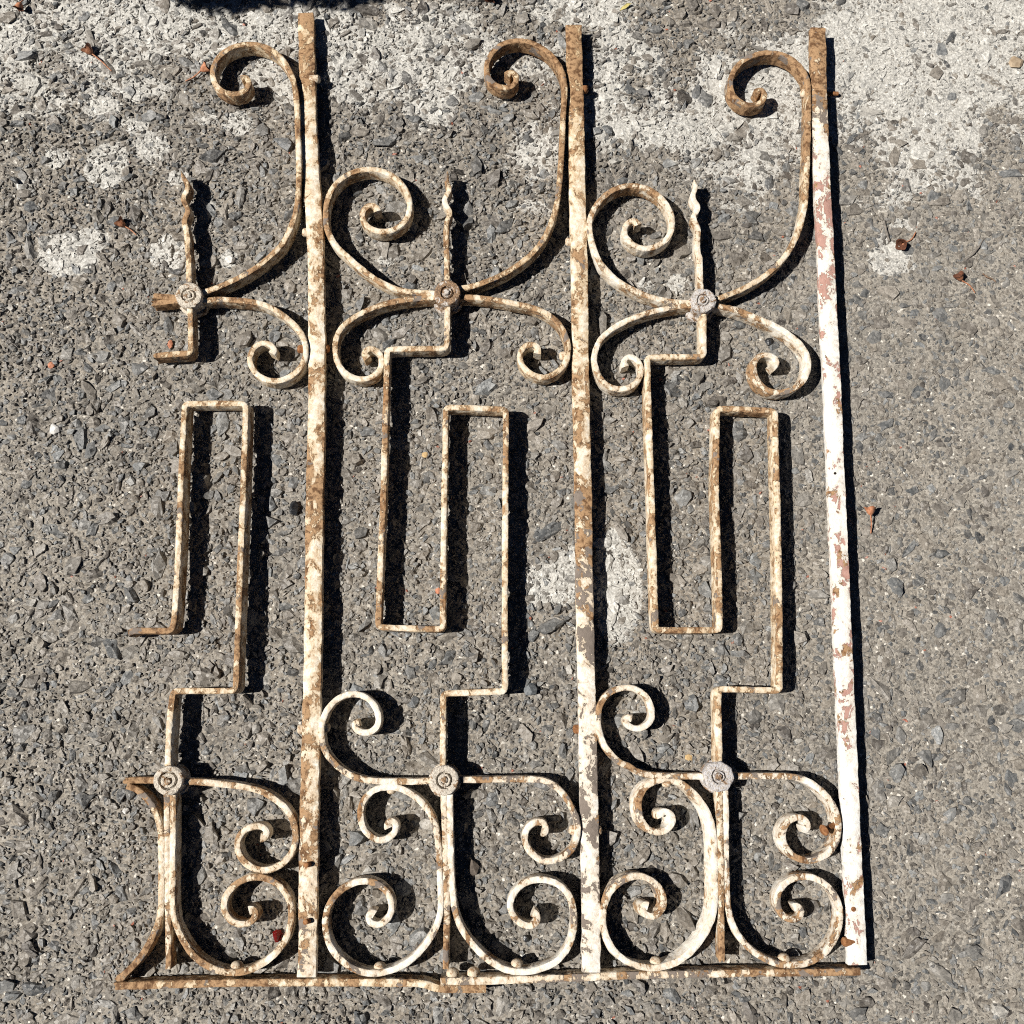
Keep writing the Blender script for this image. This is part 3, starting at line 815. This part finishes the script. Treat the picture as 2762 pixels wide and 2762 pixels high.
# rosettes
def lathe(name, prof, centre, seg=44, noise=.0004, mat=None, parent=None, facet=0, rust=0.0, squash=(1, 1), sharp=40, axis=None, label=None, tint=0.0):
    rnd = np.random.default_rng(int(abs(centre[0] * 7919 + centre[1] * 104729) * 1000) % 2 ** 31)
    n = len(prof); a = np.arange(seg) / seg * 2 * math.pi
    V = []
    ph = rnd.uniform(0, 6.28, 4)
    for r, z in prof:
        rr = np.full(seg, r)
        if facet:
            rr = rr * (1 / np.cos(((a + ph[0]) % (2 * math.pi / facet)) - math.pi / facet)) * .955
        rr = rr * (1 + .018 * np.sin(2 * a + ph[0]) + .014 * np.sin(3 * a + ph[1])) + rnd.uniform(-1, 1, seg) * noise
        V.append(np.stack([np.cos(a) * rr * squash[0], np.sin(a) * rr * squash[1], z + rnd.uniform(-1, 1, seg) * noise * .7], 1))
    V.append(np.array([[0, 0, prof[-1][1]]]))
    V = np.concatenate(V)
    ids = np.arange(n * seg).reshape(n, seg); nx_ = np.roll(ids, -1, 1)
    q = np.stack([ids[:-1], nx_[:-1], nx_[1:], ids[1:]], -1).reshape(-1, 4)
    cap = np.stack([ids[-1], nx_[-1], np.full(seg, n * seg)], -1)
    if axis is not None:
        z_ = Vector(axis).normalized()
        V = V @ np.array(z_.to_track_quat('Z', 'Y').to_matrix()).T
    V = V + np.asarray(centre)
    me = mesh_np(name, V, [q, cap], smooth=True, sharp=sharp, attrs={'rust': np.full(len(V), rust), 'tint': np.full(len(V), tint)})
    o = link(name, me, mat, parent or panel)
    if label:
        o['label'] = label
    return o


ZR = .040
ROS = [(T('D', [(576, 400)])[0], 0, .25, 0.0, .0007, 1.0), (T('E', [(845, 382)])[0], 0, .60, .6, .0004, 1.0), (T('F', [(822, 440)])[0], 0, .25, .8, .0010, .96),
       (T('J', [(477, 236)])[0], 0, .20, 0.0, .0006, 1.0), (T('K', [(962, 234)])[0], 0, .15, 0.1, .0005, 1.0), (T('L', [(718, 206)])[0], 8, .10, 1.0, .0004, 1.04)]
for i_, ((px, py), fc, ru, ti, nz, rs) in enumerate(ROS):
    c = at(px, py, ZR); c[2] = 0
    g1 = [.0108, .0098, .0102, .0122, .0108, .0096][i_]; dp = [.004, .005, .003, .006, .0055, .004][i_]
    prof = [(.0175, .003), (.0185, .006), (.0192, .026), (.0198, .032), (.0198, ZR - .0022), (.0186, ZR - .0004), (.0165, ZR), (g1 + .0009, ZR - .0004), (g1, ZR - .0024), (g1 - .0004, ZR - dp), (g1 - .0016, ZR - dp), (g1 - .0021, ZR - .0014), (g1 - .003, ZR - .0002), (.0054, ZR - .0006), (.0050, ZR - .003)]
    prof = [(a * rs, b) for a, b in prof]
    ro = lathe('rosette', prof, c, mat=LEAD, facet=fc, rust=ru, tint=ti, noise=nz)
    lathe('rosette_boss', [(.0047, ZR - .004), (.0045, ZR + .0004), (.0038, ZR + .0016), (.0018, ZR + .0021)], c + np.array([random.uniform(-.0014, .0014), random.uniform(-.0014, .0014), 0]), seg=20, noise=.0005, mat=LEAD, parent=ro, rust=.5, tint=ti)
    # the collar the rosette was clenched over, showing below it
    lathe('rosette_collar', [(.0205, .003), (.0222, .005), (.0226, .012), (.0212, .0145), (.0195, .015)], c + np.array([random.uniform(-.001, .001), -.0015, 0]), seg=26, noise=.0011, mat=LEAD, parent=ro, facet=[6, 0, 7, 0, 0, 8][i_], rust=.35, tint=ti)

# rivets: domed heads in the scrolls, square-ish ends beside the bars
DOME = [(.0082, -.003), (.0083, .0), (.0078, .0022), (.0064, .0043), (.0040, .0058), (.0016, .0064)]
for (px, py) in T('J', [(985, 1622)]) + T('K', [(480, 1630), (1503, 1606), (1022, 1672), (1178, 1668)]) + T('L', [(250, 1588), (1206, 1565)]):
    c = at(px, py, .024); c[2] = .020
    lathe('rivet', DOME, c, seg=22, noise=.00025, mat=RIVET, axis=(0.0, 1, .12))
SIDE = [(.0062, -.012), (.0064, .0), (.0058, .0022), (.0040, .0036), (.0016, .004)]
for (px, py), sx in ([(p, 1) for p in T('A', [(1533, 578)]) + T('B', [(1878, 655)]) + T('D', [(1602, 795)]) + T('O', [(455, 605)])] +
                     [(p, -1) for p in T('A', [(1437, 1722)]) + T('B', [(1745, 1792)]) + T('D', [(1402, 798)]) + T('E', [(1700, 850)]) + T('G', [(1541, 1705)]) + T('N', [(283, 592)]) + T('O', [(253, 600)]) + T('C', [(1568, 685)]) + T('L', [(1660, 1440)])] +
                     [(p, 1) for p in T('H', [(86, 1690)])]):
    c = at(px, py, .023); c[2] = .019
    lathe('rivet', SIDE, c, seg=16, noise=.0003, mat=RIVET if random.random() < .6 else RUST, axis=(sx, random.uniform(-.1, .1), .15))
c = at(*T('C', [(1822, 690)])[0], .009); c[2] = .006
lathe('rivet', [(.0034, -.018), (.0034, 0), (.0030, .0014), (.001, .002)], c, seg=16, noise=.0003, mat=RUST, axis=(1, 0, .05))
for (px, py) in T('K', [(565, 318)]) + T('L', [(328, 268)]):
    c = at(px, py, .022); c[2] = .018
    lathe('rivet', [(a * .75, b * .6) for a, b in DOME], c, seg=18, noise=.0002, mat=RIVET, axis=(0, -1, .1))


def pin(name, base, axis_, r, h, head=None, mat=RUST, label=None):
    a = Vector(axis_).normalized()
    prof = [(r, -.004), (r, 0), (r * .95, h * .6), (r, h - .0006), (r * .8, h), (r * .3, h + .0002)]
    if head:
        prof = [(r, 0), (r * .95, h * .5), (r, h - .001), (head, h), (head * 1.03, h + .0012), (head * .9, h + .0024), (head * .4, h + .0030)]
    return lathe(name, prof, base, seg=18, noise=.00015, mat=mat, axis=a, label=label)


for px, py in T('J', [(1528, 860), (1522, 1282)]):
    pin('nail', at(px, py, .0285), (-.35, .05, 1), .0036, .0085)
pin('nail', at(*T('L', [(1585, 560)])[0], .022), (-.86, -.30, .42), .0038, .022, head=.0076, label='rusty round-headed nail through the scroll')
# plugged rivet end and a dark disc for the hole's painted shade, right bar
HOLE_SHADE = simple('painted_hole_shade', (.01, .008, .006), (.02, .015, .01), 400)
c = at(*T('L', [(1716, 1193)])[0], .0238)
lathe('rivet', [(.0032, -.001), (.0032, .0006), (.002, .0010), (.001, .0010)], c, seg=14, noise=.0001, mat=RUST)
c = at(*T('F', [(1800, 1730)])[0], .0287)
lathe('hole_shade_disc', [(.0020, -.0006), (.0020, .0004), (.0012, .00042)], c, seg=12, noise=.0001, mat=HOLE_SHADE)

# ------------------------------------------------------------------ litter on the pavement
CUPM = simple('dried_calyx', (0.30, 0.115, 0.055), (0.52, 0.24, 0.13), 250, .6, .4)
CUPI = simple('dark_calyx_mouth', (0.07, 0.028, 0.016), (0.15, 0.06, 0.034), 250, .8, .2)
TWIGM = simple('dry_twig', (0.13, 0.085, 0.06), (0.28, 0.19, 0.13), 250, .8, .2)
GREYM = simple('weathered_twig', (0.14, 0.125, 0.11), (0.24, 0.215, 0.185), 250, .85, .2)


def tube(name, pts, r0, r1, mat, parent=None, seg=8):
    P = catmull(np.array(pts), .0012); P, t = resample(P, .0012)
    n = len(P); u = t / t[-1]
    tg = np.gradient(P, axis=0); tg /= np.linalg.norm(tg, axis=1)[:, None]
    up = np.array([0.13, 0.07, 1.0]); a = np.cross(tg, up); a /= np.linalg.norm(a, axis=1)[:, None]; b = np.cross(a, tg)
    ang = np.arange(seg) / seg * 2 * math.pi
    rr = (r0 + (r1 - r0) * u) * (1 + .15 * np.sin(u * 19 + pts[0][0] * 90))
    V = P[:, None] + rr[:, None, None] * (np.cos(ang)[None, :, None] * a[:, None] + np.sin(ang)[None, :, None] * b[:, None])
    ids = np.arange(n * seg).reshape(n, seg); nx_ = np.roll(ids, -1, 1)
    q = np.stack([ids[:-1], nx_[:-1], nx_[1:], ids[1:]], -1).reshape(-1, 4)
    V = np.concatenate([V.reshape(-1, 3), P[:1], P[-1:]])
    f0 = np.stack([nx_[0], ids[0], np.full(seg, n * seg)], -1); f1 = np.stack([ids[-1], nx_[-1], np.full(seg, n * seg + 1)], -1)
    return link(name, mesh_np(name, V, [q, f0, f1], smooth=True), mat, parent)


def flower_cap(cup, stem_end, size, tilt, label, bend=.004, dark=False):
    """a fallen calyx: a ribbed cup with an open mouth and its stalk; cup and stem_end are places on the pavement"""
    zc = .0045
    c = at(cup[0], cup[1], zc); e = at(stem_end[0], stem_end[1], .003)
    t = empty('dried_flower_cap', (c[0], c[1], 0.0))
    tag(t, label, 'flower cap', 'fallen dried flower caps')
    ax_ = Vector((c - e)); ax_.z = 0; ax_.normalize(); ax_ = (ax_ + Vector((0, 0, tilt))).normalized()
    mtx = np.array(ax_.to_track_quat('Z', 'Y').to_matrix())
    seg = 20; a = np.arange(seg) / seg * 2 * math.pi
    prof = [(.10, -.62), (.28, -.50), (.50, -.25), (.62, .05), (.72, .38), (.92, .62)]
    inn = [(.80, .58), (.60, .25), (.45, 0.0), (.2, -.2)]
    rows = []
    for r, z in prof + inn:
        lob = 1 + (.10 if z > .3 else .05) * np.cos(a * 4 + cup[0])
        zz = z + (.10 * np.cos(a * 4 + cup[0]) if z > .5 else 0)
        rows.append(np.stack([np.cos(a) * r * lob * size, np.sin(a) * r * lob * size, np.full(seg, 1.0) * zz * size], 1))
    V = np.concatenate(rows) @ mtx.T + c
    lift = max(0.0, .0012 - V[:, 2].min()); V[:, 2] += lift
    n = len(rows); ids = np.arange(n * seg).reshape(n, seg); nx_ = np.roll(ids, -1, 1)
    q = np.stack([ids[:-1], nx_[:-1], nx_[1:], ids[1:]], -1)
    k = len(prof) - 1
    outer = q[:k].reshape(-1, 4); inner = q[k:].reshape(-1, 4)
    link('cup', mesh_np('cup', V, [outer], smooth=True), CUPM, t)
    link('mouth', mesh_np('mouth', V, [inner], smooth=True), CUPI, t)
    s = np.array(c) - np.array(ax_) * size * .58; s[2] = max(s[2] + lift, .002)
    m_ = (s + e) / 2 + np.array([-(e - s)[1], (e - s)[0], 0]) / (np.linalg.norm(e - s) + 1e-9) * bend
    m_[2] = max(m_[2], .003)
    tube('stalk', [s, m_, e], size * .12, size * .085, CUPM, t)
    return t


S_ = lambda x, y: (x, y)
flower_cap((243, 141), (301, 192), 0.0106, .35, 'orange-brown dried flower cap with a pale stalk on white-flecked asphalt, upper left', .001)
flower_cap((58, 22), (73, -6), 0.0089, -.2, 'dark-mouthed dried flower cap in the top left corner', .001)
flower_cap((553, 191), (500, 219), 0.0102, .2, 'pinkish dried flower cap touching the outside of the top left scroll', .002)
flower_cap((330, 606), (368, 634), 0.0098, .3, 'brown dried flower cap left of the left spear point', .001)
flower_cap((2432, 659), (2470, 626), 0.0098, .75, 'red-brown dried flower cap with open mouth above a white blot, right of the right bar', -.004)
flower_cap((2588, 750), (2630, 790), 0.0089, .6, 'narrow brown dried flower cap with a long curved stalk, near the right edge', .003)
flower_cap((2344, 1381), (2349, 1439), 0.0098, .1, 'fan-shaped red-brown dried flower cap close beside the right bar', .001)
flower_cap((1322, -2), (1330, -22), 0.0106, -.3, 'dark dried flower cap cut off by the top edge', .001)


def twig(name, pts, r, label, mat=TWIGM):
    o = tube(name, [at(x, y, z) for x, y, z in pts], r, r * .7, mat)
    return tag(o, label, 'twig')


twig('twig', [(2651, 738, .003), (2664, 748, .0045), (2675, 752, .003), (2686, 760, .0025)], .0013, 'small crooked pale brown twig near the right edge')
twig('twig', [(2602, 703, .0015), (2628, 682, .003), (2643, 662, .003), (2652, 645, .002)], .0016, 'long grey curved twig near the right edge', GREYM)
twig('twig', [(2384, 596, .002), (2390, 622, .003), (2399, 652, .002)], .0024, 'straight grey stick above the white blot', GREYM)
twig('twig', [(1672, 250, .002), (1700, 256, .003), (1722, 261, .002)], .0011, 'thin dark twig on white paint, right of the middle bar', GREYM)


def pebble(name, px, py, size, label, mat, flat=.6, seed=1, cat='stone', z=0.0, asp=1.0, rot=0.0):
    bm = bmesh.new(); rnd = random.Random(seed)
    for _ in range(26):
        v = Vector((rnd.gauss(0, 1), rnd.gauss(0, 1), rnd.gauss(0, 1))).normalized() * rnd.uniform(.82, 1)
        bm.verts.new((v.x * asp, v.y / asp, v.z * flat))
    r = bmesh.ops.convex_hull(bm, input=bm.verts)
    bmesh.ops.delete(bm, geom=[e for e in r['geom_interior'] if isinstance(e, bmesh.types.BMVert)], context='VERTS')
    zm = min(v.co.z for v in bm.verts)
    c = at(px, py, size * flat)
    for v in bm.verts:
        x, y = v.co.x * size, v.co.y * size
        v.co = (x * math.cos(rot) - y * math.sin(rot), x * math.sin(rot) + y * math.cos(rot), (v.co.z - zm) * size)
    me = bpy.data.meshes.new(name); bm.to_mesh(me); bm.free()
    o = link(name, me, mat)
    o.location = (c[0], c[1], z)
    return tag(o, label, cat)


BROWNS = simple('brown_stone', (0.09, 0.072, 0.058), (0.16, 0.13, 0.105), 260, .7, .3)
BLACKS = simple('glossy_black_stone', (0.012, 0.013, 0.015), (0.035, 0.037, 0.04), 300, .28, .7)
TANS = simple('tan_stone', (0.30, 0.225, 0.15), (0.42, 0.33, 0.23), 160, .8, .2)
OCHRE = simple('ochre_chip', (0.45, 0.30, 0.14), (0.58, 0.42, 0.22), 260, .7, .3)
ORANGE = simple('orange_chip', (0.42, 0.16, 0.09), (0.55, 0.25, 0.15), 260, .7, .3)
PALES = simple('white_pebble', (0.55, 0.53, 0.50), (0.72, 0.70, 0.66), 260, .6, .3)
GREYS = simple('blue_grey_stone', (0.085, 0.095, 0.102), (0.16, 0.17, 0.175), 260, .6, .4)
pebble('loose_stone', 1276, 2341, .0105, 'brown loose stone at the shadow edge right of the middle stem', BROWNS, .5, 3, asp=.85)
pebble('loose_stone', 1417, 2533, .0055, 'glossy black stone inside the lower middle scroll', BLACKS, .7, 4)
pebble('loose_stone', 2075, 921, .0075, 'glossy black stone inside the right curl of the right panel', BLACKS, .6, 5)
pebble('loose_stone', 792, 1371, .0100, 'dark upright stone just left of the left bar at mid height', BLACKS, .6, 6, asp=.75)
pebble('loose_stone', 2741, 167, .0135, 'flat round tan stone at the upper right edge', TANS, .22, 7)
pebble('loose_stone', 1857, 2043, .0062, 'small ochre chip above the right lower rosette', OCHRE, .45, 8)
pebble('loose_stone', 459, 929, .0062, 'pale orange chip above the broken hook of the left panel', ORANGE, .6, 9, asp=.75)
pebble('loose_stone', 339, 2187, .0052, 'small white pebble left of the broken lower left scroll', PALES, .7, 10)
pebble('loose_stone', 137, 985, .0062, 'orange brick crumb on the left edge side', ORANGE, .5, 11)
pebble('loose_stone', 146, 1157, .0095, 'white squarish stone low on the left side, left of the left meander', PALES, .5, 12)
pebble('loose_stone', 620, 700, .0085, 'cream stone beneath the top left scroll arm', PALES, .6, 13)
pebble('loose_stone', 1146, 1226, .0058, 'small ochre stone inside the middle meander', OCHRE, .5, 14)
pebble('loose_stone', 1182, 1593, .0058, 'rusty brown crumb beside the middle meander strip', ORANGE, .5, 15)
pebble('loose_stone', 1430, 1860, .0110, 'pale grey stone right of the middle meander foot', GREYS, .5, 16)

# red glass bead near the left scroll
gm = NT('red_glass')
gm.b.inputs['Transmission Weight'].default_value = .55
RED = gm.done((0.25, 0.012, 0.010), .15, .6)
pebble('glass_bead', 747, 2524, .0090, 'translucent dark red glass bead inside the lower left scroll', RED, .75, 21, 'glass bead', asp=.85)
# yellow leaf scrap at the top
bm = bmesh.new()
lf = [(0, 0, .002), (.010, .003, .004), (.017, .009, .006), (.020, .012, .004), (.012, .011, .006), (.004, .006, .004)]
vs_ = [bm.verts.new(p) for p in lf]; vb = [bm.verts.new((x, y, z - .0007)) for x, y, z in lf]
bm.faces.new(vs_); bm.faces.new(vb[::-1])
for i in range(6):
    bm.faces.new([vs_[i], vb[i], vb[(i + 1) % 6], vs_[(i + 1) % 6]])
me = bpy.data.meshes.new('leaf_scrap'); bm.to_mesh(me); bm.free()
o = link('leaf_scrap', me, simple('yellow_leaf', (0.45, 0.38, 0.12), (0.58, 0.50, 0.2), 200))
o.location = at(1671, 31, 0)
tag(o, 'tiny yellow leaf scrap by the top edge, left of the right bar', 'leaf')

# ------------------------------------------------------------------ leafy bush added unseen past the top edge to cast shade into view
def shade_shrub():
    sx, sy = W(735, 0); sy -= .009
    LEAF = simple('shade_shrub_leaf', (0.045, 0.085, 0.025), (0.09, 0.14, 0.045), 60, .5, .4)
    BARK = simple('shade_shrub_bark', (0.10, 0.075, 0.055), (0.2, 0.155, 0.115), 120, .85, .2)
    zc = .62
    cx, cy = sx - .86 * zc, sy - .07 * zc
    t = empty('added_shade_shrub', (cx - .12, cy + .30, 0))
    tag(t, 'unseen leafy green bush added beyond the top edge to cast shade', 'shade_shrub')
    base = np.array([cx - .12, cy + .30, -.01]); fork = np.array([cx - .06, cy + .24, .34])
    tube('trunk', [base, (base + fork) / 2 + np.array([.012, -.01, 0]), fork], .016, .011, BARK, t, 10)
    rnd = np.random.default_rng(5)
    V, F = [], []
    k = 0
    # boughs reach towards the picture; the nearest lobes set the edge of the shade
    lobes = [(-.108, .022, .052, .075), (-.01, .050, .070, .080), (.075, .046, .070, .080), (.150, .060, .060, .070), (-.06, .075, .07, .07), (.04, .09, .07, .07), (.12, .10, .07, .07), (-.02, .22, .16, .15), (.1, .25, .15, .15), (-.12, .22, .12, .14)]
    for i, (dx, dy, rx, rz) in enumerate(lobes):
        c = np.array([cx + dx, cy + dy, zc + rnd.uniform(-.03, .06)])
        tube('bough', [fork, (fork + c) / 2 + np.array([0, 0, .04]), c], .009, .004, BARK, t, 8)
        for _ in range(800 if i < 7 else 420):
            v = rnd.normal(0, 1, 3); v /= np.linalg.norm(v); v *= rnd.uniform(.1, 1) ** .4
            p = c + v * np.array([rx, rx * .85, rz])
            a = rnd.normal(0, 1, 3); a /= np.linalg.norm(a); b = np.cross(a, rnd.normal(0, 1, 3)); b /= np.linalg.norm(b)
            n_ = np.cross(a, b); L, w_ = rnd.uniform(.016, .028), rnd.uniform(.007, .011)
            V += [p - a * L * .5, p + b * w_ * .5 + n_ * .002, p + a * L * .5, p - b * w_ * .5 + n_ * .002]
            F.append((k, k + 1, k + 2, k + 3)); k += 4
    link('crown', mesh_np('crown', np.array(V), [np.array(F)]), LEAF, t)


shade_shrub()
